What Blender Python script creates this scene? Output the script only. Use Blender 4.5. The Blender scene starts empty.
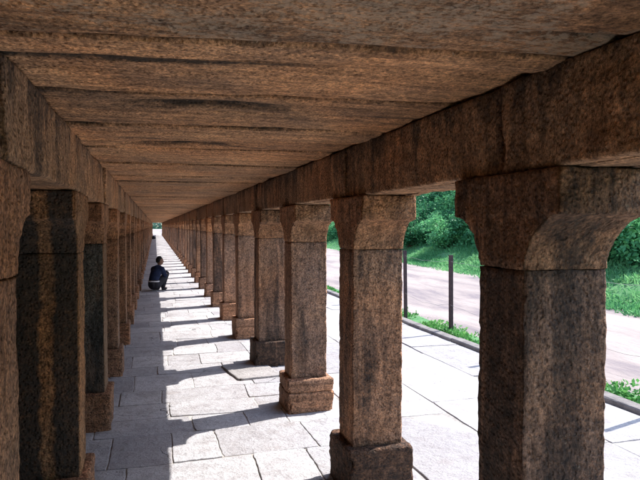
import bpy, math, random
import numpy as np
from mathutils import Vector

R = math.radians
sc = bpy.context.scene
col = sc.collection

# ------------------------------------------------------------------ camera, world, sun, exposure
CAM_H = 1.60
F_PX = 590.0                                   # focal length in pixels of the 640 px wide photograph
YAW = math.atan(165.0 / F_PX)
cam_d = bpy.data.cameras.new('camera')
cam = bpy.data.objects.new('camera', cam_d)
col.objects.link(cam)
cam_d.sensor_width = 36.0
cam_d.lens = 36.0 * F_PX / 640.0
cam_d.clip_start = 0.05
cam_d.clip_end = 2000
cam.location = (0, 0, CAM_H)
cam.rotation_euler = (R(90) - math.atan(14.5 / F_PX), 0, -YAW)
sc.camera = cam

# light travels along (-1, -.29, -1.327)
SUN = Vector((1.0, 0.29, 1.327)).normalized()
w = bpy.data.worlds.new('World')
sc.world = w
w.use_nodes = True
nt = w.node_tree
sky = nt.nodes.new('ShaderNodeTexSky')
sky.sky_type = 'NISHITA'
sky.sun_disc = False
sky.sun_elevation = math.asin(SUN.z)
sky.sun_rotation = math.atan2(SUN.x, SUN.y)
bg = nt.nodes['Background']
bg.inputs['Strength'].default_value = 0.15
nt.links.new(sky.outputs[0], bg.inputs[0])
sd = bpy.data.lights.new('sun', 'SUN')
sd.energy = 2.75
sd.angle = R(0.5)
sd.color = (1.0, 0.965, 0.92)
so = bpy.data.objects.new('sun', sd)
col.objects.link(so)
so.rotation_euler = SUN.to_track_quat('Z', 'Y').to_euler()
so.location = (20, 6, 30)
sc.view_settings.view_transform = 'Standard'
sc.view_settings.look = 'None'
sc.view_settings.gamma = 1.0
sc.view_settings.use_curve_mapping = False
sc.view_settings.exposure = 1.74
sc.cycles.max_bounces = 12
sc.cycles.diffuse_bounces = 8
sc.cycles.sample_clamp_indirect = 10

# ------------------------------------------------------------------ noise
def _hash(i, j, k, seed):
    h = (i * 374761393 + j * 668265263 + k * 2147483647 + seed * 144665) & 0xffffffff
    h = ((h ^ (h >> 13)) * 1274126177) & 0xffffffff
    h = h ^ (h >> 16)
    return (h & 0xffffff) / float(0xffffff) * 2 - 1

def vn(P, seed=0):
    P = np.asarray(P, dtype=np.float64)
    I = np.floor(P).astype(np.int64)
    f = P - I
    f = f * f * (3 - 2 * f)
    out = 0
    for a in (0, 1):
        wa = f[:, 0] if a else 1 - f[:, 0]
        for b in (0, 1):
            wb = f[:, 1] if b else 1 - f[:, 1]
            for c in (0, 1):
                wc = f[:, 2] if c else 1 - f[:, 2]
                out = out + wa * wb * wc * _hash(I[:, 0] + a, I[:, 1] + b, I[:, 2] + c, seed)
    return out

def fbm(P, seed=0, octs=4, gain=0.5):
    P = np.asarray(P, dtype=np.float64)
    s = 0; a = 1.0
    for o in range(octs):
        s = s + a * vn(P * (2.03 ** o) + 7.3 * o, seed + o * 17)
        a *= gain
    return s

# ------------------------------------------------------------------ object helpers
def mesh_np(name, V, F, mats=(), smooth=True, attr=None, mi=None):
    me = bpy.data.meshes.new(name)
    me.from_pydata([tuple(v) for v in V], [], [tuple(int(i) for i in f) for f in F])
    for m in mats:
        me.materials.append(m)
    if smooth:
        me.polygons.foreach_set('use_smooth', [True] * len(me.polygons))
    if mi is not None:
        me.polygons.foreach_set('material_index', mi)
    if attr is not None:
        a = me.attributes.new('tone', 'FLOAT', 'FACE')
        a.data.foreach_set('value', attr)
    me.update()
    return me

def tag(o, label=None, cat=None, group=None, kind=None):
    if label: o['label'] = label
    if cat: o['category'] = cat
    if group: o['group'] = group
    if kind: o['kind'] = kind
    elif cat: o['kind'] = 'thing'
    return o

def link(name, me, parent=None, loc=(0, 0, 0), rz=0.0):
    o = bpy.data.objects.new(name, me)
    col.objects.link(o)
    o.location = loc
    o.rotation_euler = (0, 0, rz)
    if parent: o.parent = parent
    return o

def empty(name, loc, rz=0.0):
    o = link(name, None, None, loc, rz)
    o.empty_display_size = 0.1
    return o

def grid_faces(nu, nv, off=0):
    F = []
    for i in range(nu - 1):
        for j in range(nv - 1):
            a = off + i * nv + j
            F.append((a, a + nv, a + nv + 1, a + 1))
    return F

def side_pts(h, n, r):
    """positions -h..h with extra points near both ends (a narrow rounded arris)"""
    return np.concatenate(([-h + r * .3, -h + r], np.linspace(-h + r * 2.2, h - r * 2.2, n), [h - r, h - r * .3]))

def rough_prism(name, prof, nx, ny, mats, seed=0, amp=0.006, freq=7.0, chip=0.012, r=0.008, fine=0.002, off=(0, 0)):
    """closed stone block: prof = [(z, hx, hy, level)], rounded arrises, displaced and chipped"""
    rings = []
    for (z, hx, hy) in prof:
        rr = min(r, hx * .3, hy * .3)
        sx = side_pts(hx, nx, rr); sy = side_pts(hy, ny, rr)
        def corner(s, h):   # pull the extreme samples in for a round arris
            return np.where(np.abs(s) > h - rr * .5, 1.0, 0.0) * rr * .3
        P = []
        P += [(x, -hy + c) for x, c in zip(sx, corner(sx, hx))]
        P += [(hx - c, y) for y, c in zip(sy, corner(sy, hy))]
        P += [(x, hy - c) for x, c in zip(sx[::-1], corner(sx, hx)[::-1])]
        P += [(-hx + c, y) for y, c in zip(sy[::-1], corner(sy, hy)[::-1])]
        A = np.array(P)
        rings.append(np.column_stack((A, np.full(len(A), z))))
    n = len(rings[0])
    V = np.concatenate(rings)
    cornerness = np.zeros(n)
    m = nx + 4; k = ny + 4
    for c0 in (0, m, m + k, 2 * m + k):
        for d, wgt in ((-2, .45), (-1, 1), (0, 1), (1, .45)):
            cornerness[(c0 + d) % n] = wgt
    cw = np.tile(cornerness, len(prof))
    Q = V * freq + seed * 13.7
    D = np.column_stack([fbm(Q, seed * 5 + q, 4, .55) for q in (1, 2, 3)])
    D[:, 2] *= .5
    V2 = V + D * amp
    if fine:
        V2 += np.column_stack([fbm(V * freq * 7 + seed, seed * 5 + q + 50, 2) for q in (1, 2, 3)]) * fine
    ch = np.clip(fbm(V * freq * 3.1 + 31, seed + 90, 3) - .2, 0, 1) * chip * cw
    rad = np.column_stack((V[:, 0], V[:, 1], np.zeros(len(V))))
    hxm = np.abs(V[:, 0]).max() + 1e-6; hym = np.abs(V[:, 1]).max() + 1e-6
    V2[:, 0] -= np.sign(V[:, 0]) * ch * (np.abs(V[:, 0]) > 0)
    V2[:, 1] -= np.sign(V[:, 1]) * ch
    F = []
    for i in range(len(prof) - 1):
        for j in range(n):
            a = i * n + j; b = i * n + (j + 1) % n
            F.append((a, b, b + n, a + n))
    L = (len(prof) - 1) * n
    F.append(tuple(range(n - 1, -1, -1)))
    F.append(tuple(L + j for j in range(n)))
    V2[:, 0] += off[0]; V2[:, 1] += off[1]
    return mesh_np(name, V2, F, mats)

def zs(z0, z1, n, hx, hy, r=.008):
    """straight block profile with rounded top and bottom and inset top rings"""
    L = [(z0, hx - .06 if hx > .1 else hx * .6, hy - .06), (z0, hx - r, hy - r), (z0 + r * .4, hx - r * .25, hy - r * .25), (z0 + r, hx, hy)]
    for i in range(1, n):
        t = i / n
        L.append((z0 + r + (z1 - z0 - 2 * r) * t, hx, hy))
    L += [(z1 - r, hx, hy), (z1 - r * .4, hx - r * .25, hy - r * .25), (z1, hx - r, hy - r), (z1, hx - .03, hy - .03), (z1, hx - .06, hy - .06)]
    return L

# ------------------------------------------------------------------ materials
def new_mat(name):
    m = bpy.data.materials.new(name)
    m.use_nodes = True
    t = m.node_tree
    b = t.nodes['Principled BSDF']
    b.inputs['Roughness'].default_value = 0.9
    b.inputs['Specular IOR Level'].default_value = 0.25
    return m, t, b

class NB:
    def __init__(s, t): s.t = t
    def n(s, typ, **kw):
        x = s.t.nodes.new(typ)
        for k, v in kw.items(): setattr(x, k, v)
        return x
    def l(s, a, b): s.t.links.new(a, b)
    def noise(s, vec, scale, detail=4, rough=.55, dist=0.0):
        x = s.n('ShaderNodeTexNoise')
        x.inputs['Scale'].default_value = scale
        x.inputs['Detail'].default_value = detail
        x.inputs['Roughness'].default_value = rough
        x.inputs['Distortion'].default_value = dist
        s.l(vec, x.inputs['Vector']); return x.outputs['Fac']
    def mapping(s, vec, scale, loc=(0, 0, 0)):
        x = s.n('ShaderNodeMapping')
        x.inputs['Scale'].default_value = scale
        x.inputs['Location'].default_value = loc
        s.l(vec, x.inputs['Vector']); return x.outputs[0]
    def ramp(s, fac, stops):
        x = s.n('ShaderNodeValToRGB')
        e = x.color_ramp.elements
        while len(e) < len(stops): e.new(.5)
        for q, (p, c) in zip(e, stops):
            q.position = p
            q.color = (*c, 1) if len(c) == 3 else c
        s.l(fac, x.inputs[0]); return x.outputs[0]
    def val(s, fac, a, b, lo=0.0, hi=1.0):
        x = s.n('ShaderNodeMapRange')
        x.inputs[1].default_value = a; x.inputs[2].default_value = b
        x.inputs[3].default_value = lo; x.inputs[4].default_value = hi
        s.l(fac, x.inputs[0]); return x.outputs[0]
    def math(s, op, a, b=None, clamp=False):
        x = s.n('ShaderNodeMath', operation=op, use_clamp=clamp)
        for i, v in enumerate((a, b)):
            if v is None: continue
            if isinstance(v, (int, float)): x.inputs[i].default_value = v
            else: s.l(v, x.inputs[i])
        return x.outputs[0]
    def mix(s, fac, a, b, mode='MIX'):
        x = s.n('ShaderNodeMixRGB', blend_type=mode)
        for i, v in enumerate((fac, a, b)):
            if isinstance(v, (int, float)): x.inputs[i].default_value = v
            elif isinstance(v, tuple): x.inputs[i].default_value = (*v, 1)
            else: s.l(v, x.inputs[i])
        return x.outputs[0]
    def bump(s, b, h, strength, dist, prev=None):
        x = s.n('ShaderNodeBump')
        x.inputs['Strength'].default_value = strength
        x.inputs['Distance'].default_value = dist
        s.l(h, x.inputs['Height'])
        if prev is not None: s.l(prev, x.inputs['Normal'])
        s.l(x.outputs[0], b.inputs['Normal'])
        return x.outputs[0]

def stone_mat(name, c1, c2, c3, dark=(.035, .03, .028), streak=(7, 7, .9), grain=1.0, centre_strip=False, lintel=False, lit_inner_face=False, axis='Z', bumpk=1.0):
    m, t, b = new_mat(name)
    k = NB(t)
    pos = k.n('ShaderNodeNewGeometry').outputs['Position']
    at = k.n('ShaderNodeAttribute', attribute_type='OBJECT', attribute_name='stain').outputs['Fac']
    tone = k.n('ShaderNodeAttribute', attribute_type='OBJECT', attribute_name='tone').outputs['Fac']
    big = k.noise(pos, 2.3, 5, .6)
    base = k.ramp(big, [(.32, c1), (.5, c2), (.68, c3)])
    # mid scale blotches
    mid = k.noise(pos, 11, 5, .65, .4)
    base = k.mix(k.val(mid, .46, .66, 0, .42), base, tuple(x * .45 for x in c2))
    pale = k.noise(pos, 17, 6, .7)
    base = k.mix(k.val(pale, .56, .70, 0, .30), base, tuple(min(1, x * 1.35 + .02) for x in c1))
    # metres-wide change from iron-rich orange to greyer stone
    hue = k.noise(pos, 1.15, 3, .5, .6)
    base = k.mix(1.0, base, k.ramp(hue, [(.36, (.86, .85, .85)), (.48, (1.04, .97, .90)), (.62, (1.17, 1.0, .85))]), 'MULTIPLY')
    # granular speckle of the tooled surface
    g = k.noise(pos, 95, 4, .75)
    base = k.mix(1.0, base, k.ramp(g, [(.36, (.5, .5, .51)), (.5, (1, 1, 1)), (.64, (1.5, 1.46, 1.4))]), 'MULTIPLY')
    gs = k.noise(k.mapping(pos, tuple(34 if q > 2 else 34 for q in (1, 1, 1))), 1.0, 5, .7)
    base = k.mix(1.0, base, k.ramp(gs, [(.38, (.6, .6, .62)), (.5, (1, 1, 1)), (.62, (1.25, 1.22, 1.18))]), 'MULTIPLY')
    # beds of the stone: light and dark bands along its length
    bv = k.mapping(pos, {'X': (1.3, 24, 24), 'Z': (13, 13, 1.6), 'Y': (13, 13, 1.6)}[axis])
    bd_ = k.noise(bv, 1.0, 5, .62, .5)
    base = k.mix(1.0, base, k.ramp(bd_, [(.34, (.60, .58, .56)), (.5, (1, 1, 1)), (.66, (1.25, 1.22, 1.18))]), 'MULTIPLY')
    # streaks of black growth that run along the stone
    sv = k.mapping(pos, streak)
    st = k.noise(sv, 1.0, 6, .62, .6)
    th = k.math('SUBTRACT', .74, k.math('MULTIPLY', at, .34))
    if lintel:
        # black growth hangs from the top edge and beside the butt joints
        oc2 = k.n('ShaderNodeTexCoord').outputs['Object']
        s2 = k.n('ShaderNodeSeparateXYZ'); k.l(oc2, s2.inputs[0])
        hl = k.n('ShaderNodeAttribute', attribute_type='OBJECT', attribute_name='half_length').outputs['Fac']
        dj = k.math('SUBTRACT', hl, k.math('ABSOLUTE', s2.outputs[1]))
        th = k.math('SUBTRACT', th, k.val(dj, 0, .15, .16, 0))
        th = k.math('SUBTRACT', th, k.val(s2.outputs[2], .16, .30, 0, .14))
    sm = k.math('MULTIPLY', k.math('SUBTRACT', st, th), 9.0, True)
    brk = k.val(k.noise(pos, 26, 5, .75), .3, .62, .3, 1)
    sm = k.math('MULTIPLY', sm, brk)
    if centre_strip:
        oc = k.n('ShaderNodeTexCoord').outputs['Object']
        sx = k.n('ShaderNodeSeparateXYZ'); k.l(oc, sx.inputs[0])
        wob = k.math('MULTIPLY', k.math('SUBTRACT', k.noise(k.mapping(oc, (1, 1, 2.2)), 2.5, 4), .5), .11)
        dx = k.math('ABSOLUTE', k.math('ADD', k.math('SUBTRACT', sx.outputs[0], .005), wob))
        edge = k.math('ADD', k.val(dx, .022, .042, 0, 1), k.math('SUBTRACT', k.noise(oc, 22, 4, .7), .48))
        inner = k.val(sx.outputs[0], .149, .157, 1, 0)          # aisle face kept orange: the light on it is put into the colour
        edge = k.math('MULTIPLY', edge, inner); sm = k.math('MULTIPLY', sm, inner)
        sm = k.math('MULTIPLY', k.math('MAXIMUM', sm, k.math('MULTIPLY', edge, .95, True), True), 1.0, True)
    base = k.mix(k.math('MULTIPLY', sm, .88), base, dark)
    if lit_inner_face:  # aisle face painted brown to stand for the light it catches
        oi = k.n('ShaderNodeTexCoord').outputs['Object']
        si = k.n('ShaderNodeSeparateXYZ'); k.l(oi, si.inputs[0])
        base = k.mix(k.val(si.outputs[0], .149, .157, 0, 1), base, k.mix(mid, (.20, .12, .08), (.48, .29, .17)))
        base = k.mix(k.math('MULTIPLY', k.val(k.noise(k.mapping(oi, (9, 9, 2)), 1.0, 6, .7), .5, .62, 0, .6), k.val(si.outputs[0], .149, .157, 1, 0)), base, (.24, .16, .115))
    # small grey-white lichen spots
    lich = k.n('ShaderNodeAttribute', attribute_type='OBJECT', attribute_name='lichen').outputs['Fac']
    li = k.math('ADD', k.noise(k.mapping(pos, (1, 1.6, 1)), 30, 6, .75), k.math('MULTIPLY', lich, k.val(k.noise(pos, 3.5, 3),   .38, .55, .03, .20)))
    gr = k.n('ShaderNodeAttribute', attribute_type='GEOMETRY', attribute_name='joint_dark').outputs['Fac']
    gn = k.math('MULTIPLY', gr, k.val(k.noise(pos, 13, 5, .7), .3, .55, .45, 1.2), True)
    base = k.mix(k.math('MULTIPLY', gn, .92), base, (.022, .02, .016))  # darker colour along the slab joints and in the hollows
    base = k.mix(k.val(li, .64, .71, 0, .55), base, (.52, .41, .29))
    tn = k.n('ShaderNodeCombineXYZ')
    for i, q in enumerate((1.0, .96, .92)):
        k.l(k.math('ADD', 1.0, k.math('MULTIPLY', tone, q)), tn.inputs[i])
    base = k.mix(1.0, base, tn.outputs[0], 'MULTIPLY')
    k.l(base, b.inputs['Base Color'])
    # chisel marks and pits
    if axis == 'Z': cv = k.mapping(pos, (46, 46, 15))
    elif axis == 'X': cv = k.mapping(pos, (9, 42, 42))
    else: cv = k.mapping(pos, (40, 14, 40))
    ch = k.noise(cv, 1.0, 5, .65, .3)
    pv = k.n('ShaderNodeTexVoronoi'); pv.inputs['Scale'].default_value = 55; k.l(pos, pv.inputs['Vector'])
    pits = k.val(pv.outputs['Distance'], 0, .5, 0, 1)
    n1 = k.bump(b, ch, 1.0 * bumpk, .03)
    n2 = k.bump(b, k.noise(pos, 120, 3, .7), .8 * bumpk, .006, n1)
    k.bump(b, k.math('MULTIPLY', pits, k.noise(pos, 9, 3)), .9 * bumpk, .022, n2)
    return m

M = {}
M['pillar'] = stone_mat('pillar_stone', (.46, .275, .175), (.39, .24, .165), (.29, .195, .15))
M['dark_pillar'] = stone_mat('dark_pillar_stone', (.52, .30, .16), (.45, .26, .145), (.36, .22, .13), dark=(.046, .047, .047), centre_strip=True, bumpk=1.3)
M['grey_pillar'] = stone_mat('grey_green_pillar_stone', (.22, .215, .195), (.17, .175, .168), (.10, .11, .11), bumpk=1.2, lit_inner_face=True)
M['capital'] = stone_mat('capital_stone', (.53, .305, .175), (.45, .255, .15), (.33, .195, .125))
M['base'] = stone_mat('base_stone', (.48, .27, .17), (.41, .235, .15), (.30, .185, .125), axis='X')
M['lintel'] = stone_mat('lintel_stone', (.54, .35, .215), (.46, .295, .18), (.33, .22, .145), streak=(6.5, 6.5, .7), lintel=True)
M['slab'] = stone_mat('roof_slab_stone', (.58, .345, .185), (.47, .28, .155), (.30, .19, .12), streak=(.9, 9, 9), axis='X', bumpk=.75)
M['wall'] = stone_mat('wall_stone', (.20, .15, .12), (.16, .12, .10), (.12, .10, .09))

def paving_mat(name, a, bb, c, crackk=.7):
    m, t, b = new_mat(name)
    k = NB(t)
    pos = k.n('ShaderNodeNewGeometry').outputs['Position']
    tone = k.n('ShaderNodeAttribute', attribute_type='GEOMETRY', attribute_name='tone').outputs['Fac']
    big = k.noise(pos, 1.6, 5, .6)
    base = k.ramp(big, [(.35, a), (.55, bb), (.7, c)])
    base = k.mix(k.val(tone, 0, 1, 0, .6), base, (.25, .235, .25))
    base = k.mix(k.val(k.noise(pos, 6, 7, .75), .46, .66, 0, .55), base, (.25, .225, .22))
    base = k.mix(k.val(k.noise(pos, 2.7, 7, .75), .54, .64, 0, .4), base, (.30, .26, .245))
    g = k.noise(pos, 80, 4, .75)
    base = k.mix(1.0, base, k.ramp(g, [(.36, (.8, .8, .81)), (.5, (1, 1, 1)), (.64, (1.08, 1.08, 1.07))]), 'MULTIPLY')
    cr = k.n('ShaderNodeTexVoronoi', feature='DISTANCE_TO_EDGE'); cr.inputs['Scale'].default_value = 1.3
    wv = k.n('ShaderNodeMixRGB', blend_type='ADD'); wv.inputs[0].default_value = .25
    nn = k.n('ShaderNodeTexNoise'); nn.inputs['Scale'].default_value = 5; nn.inputs['Detail'].default_value = 5
    k.l(pos, nn.inputs['Vector']); k.l(pos, wv.inputs[1]); k.l(nn.outputs['Color'], wv.inputs[2])
    k.l(wv.outputs[0], cr.inputs['Vector'])
    crack = k.math('MULTIPLY', k.val(cr.outputs['Distance'], 0, .008, 1, 0), k.val(k.noise(pos, .9, 2), .54, .62, 0, crackk))
    base = k.mix(crack, base, (.10, .09, .085))
    k.l(base, b.inputs['Base Color'])
    b.inputs['Roughness'].default_value = .8
    h = k.math('ADD', k.noise(pos, 14, 6, .7), k.math('MULTIPLY', crack, -1.0))
    n1 = k.bump(b, h, .9, .03)
    k.bump(b, k.noise(k.mapping(pos, (20, 34, 20)), 1.0, 6, .75), .8, .012, n1)
    return m

M['paving'] = paving_mat('paving_stone', (.56, .545, .555), (.50, .485, .495), (.41, .395, .405))
M['terrace'] = paving_mat('terrace_paving_stone', (.54, .515, .50), (.49, .465, .455), (.43, .40, .40), crackk=.2)
M['raised'] = paving_mat('raised_slab_stone', (.40, .37, .36), (.35, .33, .32), (.30, .28, .27))

def simple_mat(name, c1, c2, scale=6, rough=.9, bump=.5, dist=.01, spec=.2, metallic=0):
    m, t, b = new_mat(name)
    k = NB(t)
    pos = k.n('ShaderNodeNewGeometry').outputs['Position']
    k.l(k.ramp(k.noise(pos, scale, 6, .65), [(.35, c1), (.65, c2)]), b.inputs['Base Color'])
    b.inputs['Roughness'].default_value = rough
    b.inputs['Specular IOR Level'].default_value = spec
    b.inputs['Metallic'].default_value = metallic
    k.bump(b, k.noise(pos, scale * 5, 5, .7), bump, dist)
    return m

M['joint'] = simple_mat('joint_earth', (.16, .145, .13), (.56, .53, .50), 2.6)
M['kerb'] = simple_mat('kerb_stone', (.16, .145, .14), (.27, .245, .23), 7, bump=.8, dist=.02)
def dirt_mat():
    m, t, b = new_mat('path_dirt')
    k = NB(t)
    pos = k.n('ShaderNodeNewGeometry').outputs['Position']
    c = k.ramp(k.noise(k.mapping(pos, (.9, .28, 1)), 1.0, 7, .62, .4), [(.36, (.19, .158, .165)), (.48, (.29, .242, .225)), (.62, (.37, .315, .29))])  # purple-grey patches put tree shade into the dirt colour
    c = k.mix(k.val(k.noise(pos, 9, 6, .75), .5, .7, 0, .5), c, (.24, .205, .19))
    peb = k.n('ShaderNodeTexVoronoi'); peb.inputs['Scale'].default_value = 14; k.l(pos, peb.inputs['Vector'])
    c = k.mix(k.val(peb.outputs['Distance'], .08, .16, .55, 0), c, (.20, .18, .17))
    k.l(c, b.inputs['Base Color'])
    n1 = k.bump(b, k.noise(k.mapping(pos, (6, 1.5, 1)), 1.0, 6, .7), .8, .05)
    k.bump(b, k.noise(pos, 40, 4, .7), .7, .01, n1)
    return m
M['dirt'] = dirt_mat()
M['soil'] = simple_mat('soil', (.07, .20, .075), (.12, .25, .10), 2.0, bump=.8, dist=.05)
M['post'] = simple_mat('rusty_iron', (.05, .035, .04), (.10, .06, .06), 25, rough=.7)
M['wire'] = simple_mat('wire_metal', (.28, .26, .25), (.36, .34, .32), 30, rough=.5, metallic=.6)
M['bark'] = simple_mat('bark', (.09, .07, .05), (.16, .125, .09), 9, bump=1, dist=.03)

def leaf_mat(name, lo, mid, hi):
    m, t, b = new_mat(name)
    k = NB(t)
    tone = k.n('ShaderNodeAttribute', attribute_type='GEOMETRY', attribute_name='tone').outputs['Fac']
    c = k.ramp(tone, [(.0, lo), (.5, mid), (1.0, hi)])
    k.l(c, b.inputs['Base Color'])
    b.inputs['Roughness'].default_value = .55
    tr = k.n('ShaderNodeBsdfTranslucent')
    k.l(c, tr.inputs['Color'])
    mx = k.n('ShaderNodeMixShader'); mx.inputs[0].default_value = .38
    k.l(b.outputs[0], mx.inputs[1]); k.l(tr.outputs[0], mx.inputs[2])
    k.l(mx.outputs[0], t.nodes['Material Output'].inputs['Surface'])
    return m
M['leaf'] = leaf_mat('leaf', (.022, .105, .045), (.075, .27, .11), (.19, .50, .19))
M['hazy_far_leaf'] = leaf_mat('hazy_far_leaf', (.07, .15, .12), (.10, .19, .15), (.14, .24, .18))  # paler and bluer than the near leaf: distance haze put into the colour
M['grass'] = leaf_mat('grass_blade', (.08, .28, .10), (.14, .39, .15), (.24, .50, .21))
M['weed'] = leaf_mat('weed_leaf', (.06, .22, .05), (.12, .33, .09), (.26, .45, .15))
M['shirt'] = simple_mat('navy_cloth', (.012, .018, .045), (.02, .03, .07), 14, bump=.4)
M['trousers'] = simple_mat('charcoal_cloth', (.02, .02, .026), (.035, .035, .042), 14, bump=.4)
M['skin'] = simple_mat('skin', (.20, .105, .07), (.24, .13, .085), 20, rough=.6, bump=.1)
M['hair'] = simple_mat('hair', (.008, .007, .007), (.015, .012, .012), 60, rough=.5)
M['white'] = simple_mat('white_cloth', (.62, .63, .66), (.72, .73, .75), 20, bump=.3)
M['bundle'] = simple_mat('dark_bundle_cloth', (.02, .02, .03), (.04, .04, .05), 20, bump=.4)

# ------------------------------------------------------------------ colonnade layout
XR, XL = 1.278, -0.545            # axes of the right and left pillar rows
SH, SHY = 0.160, 0.134             # half width of a shaft, across and along the walkway
BH = 0.203                          # half width of a base
Z_BASE, Z_NECK, Z_ARM, Z_CAP, Z_CEIL = 0.285, 1.453, 1.64, 1.774, 2.07
front = [0.10, 1.75, 3.42, 5.05, 6.75, 8.46, 10.17]
YS = [-3.25, -1.58] + front
while YS[-1] < 101:
    YS.append(YS[-1] + 1.70)
Y_END = YS[-1] + .35
N_ROW = len(YS)

# ------------------------------------------------------------------ ground and terrain
def path_edge(y):
    y = np.asarray(y, float)
    return np.interp(y, [-60, 0, 9.9, 18, 44, 110, 300], [7.6, 8.0, 9.2, 10.7, 12.9, 14.5, 16])
def bank_h(x, y):
    d = np.asarray(x, float) - path_edge(y)
    h = np.interp(d, [0, 1.07, 3.1, 8.3, 14, 30], [0, .45, 1.05, 7.0, 8.2, 8.6])
    return h
xs = np.concatenate((np.array([-400, -150, -60, -20, -8, -3, -1.2, 0, 1.5, 3.0, 3.92, 3.97]), np.arange(4.3, 26, .4), np.array([30, 45, 70, 150, 400])))
ysg = np.concatenate((np.array([-300, -100, -40]), np.arange(-14, 60, .7), np.arange(60, 130, 3), np.array([150, 200, 300, 600])))
gX, gY = [q.ravel() for q in np.meshgrid(xs, ysg, indexing='ij')]
gN = fbm(np.column_stack((gX * .9, gY * .9, 0 * gX)), 3, 3)
gZ = np.where(gX < 3.94, -.05, -.10) + np.where(gX > 4.2, bank_h(gX, gY) + np.where(gX > path_edge(gY), .10, .012) * gN, 0)
V = np.column_stack((gX, gY, gZ))
# far beyond the colonnade's end and left of it the land is level
g = link('ground', mesh_np('ground', V, [f[::-1] for f in grid_faces(len(xs), len(ysg))][::1], [M['soil']]))
g.data.flip_normals() if g.data.polygons[0].normal.z < 0 else None
tag(g, kind='structure')

# dirt path, a sheet a little above the ground between kerb strip and bank
V = []
py = np.arange(-14, 112, .5)
us = np.linspace(0, 1, 22)
for y in py:
    e = float(path_edge(y)) + .12 * float(vn(np.array([[0, y * .8, 1.]]), 5)[0]) + .05 * float(vn(np.array([[0, y * 2.9, 1.]]), 6)[0])
    s = 4.62 + .12 * float(vn(np.array([[3, y * 1.1, 1.]]), 7)[0])
    for u in us:
        x = s + (e - s) * u
        z = -.072 + .018 * float(fbm(np.array([[x * .8, y * .35, 2.]]), 8, 3)[0])
        if u in (0.0, 1.0): z = -.105
        V.append((x, y, z))
p = link('dirt_path', mesh_np('dirt_path', V, [f[::-1] for f in grid_faces(len(py), len(us))], [M['dirt']]))
if p.data.polygons[0].normal.z < 0: p.data.flip_normals()
tag(p, kind='structure')

V = []
cx_ = np.linspace(-34, 6.5, 28); cy_ = np.linspace(Y_END + .6, 285, 40)
for x in cx_:
    for y in cy_:
        V.append((x + math.sin(y * .3) * .8, y, -.035 + .01 * math.sin(x * 1.3 + y)))
cl_ = link('dirt_clearing', mesh_np('dirt_clearing', V, grid_faces(len(cx_), len(cy_)), [M['dirt']]))
if cl_.data.polygons[0].normal.z < 0: cl_.data.flip_normals()
tag(cl_, kind='structure')

# ------------------------------------------------------------------ paving
def slabs(name, x0, x1, y0, y1, course, lens, gap, mat, seed, along='X', zj=.003, wob=.02, skip=None):
    rnd = random.Random(seed)
    V = []; F = []; T = []
    (a0, a1, b0, b1) = (y0, y1, x0, x1) if along == 'X' else (x0, x1, y0, y1)
    a = a0
    while a < a1 - .05:
        wdt = rnd.uniform(*course)
        an = a + wdt
        if a1 - an < course[0] * .6: an = a1
        b = b0 - (rnd.uniform(0, lens[0]) if False else 0)
        first = True
        while b < b1 - .05:
            ln = rnd.uniform(*lens) * (rnd.uniform(.4, 1) if first else 1)
            first = False
            bn = b + ln
            if b1 - bn < lens[0] * .6: bn = b1
            sk1, sk2 = rnd.uniform(-.03, .03), rnd.uniform(-.03, .03)
            c = (b, a, bn, an) if along == 'X' else (a, b, an, bn)
            X0, Y0, X1, Y1 = c
            g2 = gap * rnd.uniform(.6, 1.5) / 2
            n = 9
            per = []
            for i in range(n): per.append((X0 + g2 + (X1 - X0 - 2 * g2) * i / n, Y0 + g2))
            for i in range(n): per.append((X1 - g2, Y0 + g2 + (Y1 - Y0 - 2 * g2) * i / n))
            for i in range(n): per.append((X1 - g2 - (X1 - X0 - 2 * g2) * i / n, Y1 - g2))
            for i in range(n): per.append((X0 + g2, Y1 - g2 - (Y1 - Y0 - 2 * g2) * i / n))
            cx, cy = (X0 + X1) / 2, (Y0 + Y1) / 2
            tz = rnd.uniform(-zj, zj); tx = rnd.uniform(-.003, .003); ty = rnd.uniform(-.003, .003)
            rr = rnd.uniform(.0, .014)
            rings = []
            for (inset, dz) in ((0, -.045), (0, -.004), (.002, -.001), (.006, 0)):
                ring = []
                for q, (x, y) in enumerate(per):
                    # knock the four corners off a little
                    cn = min(q % n, n - q % n) == 0
                    dx, dy = cx - x, cy - y
                    d = math.hypot(dx, dy)
                    ins = inset + (rr if cn else 0) + .0025 * math.sin(q * 2.7 + seed + cx * 9)
                    x2, y2 = x + dx / d * ins, y + dy / d * ins
                    ring.append((x2, y2, tz + dz + tx * (x - cx) / .3 + ty * (y - cy) / .3))
                rings.append(ring)
            o = len(V); m = len(per)
            for r_ in rings: V += r_
            tone = rnd.random() ** 1.5
            for i in range(3):
                for j in range(m):
                    q = o + i * m + j; q2 = o + i * m + (j + 1) % m
                    F.append((q, q2, q2 + m, q + m)); T.append(tone)
            F.append(tuple(o + 3 * m + j for j in range(m))); T.append(tone)
            b = bn
        a = an
    V = np.array(V)
    W = np.column_stack((V[:, 0] * 1.5, V[:, 1] * 1.5, np.full(len(V), seed)))
    V[:, 0] += wob * fbm(W, 11, 3); V[:, 1] += wob * fbm(W, 12, 3)
    V[:, 2] += .003 * vn(V * 3.0, 13)
    return mesh_np(name, V, F, [mat], smooth=False, attr=T)

tag(link('paved_floor', slabs('paved_floor', -.80, 1.62, -4, Y_END, (.34, .62), (.32, .85), .007, M['paving'], 4)), kind='structure')
tag(link('paved_terrace', slabs('paved_terrace', 1.635, 3.90, -4, Y_END, (.62, .95), (1.1, 2.1), .004, M['terrace'], 9, along='Y', wob=.012)), kind='structure')
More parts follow.
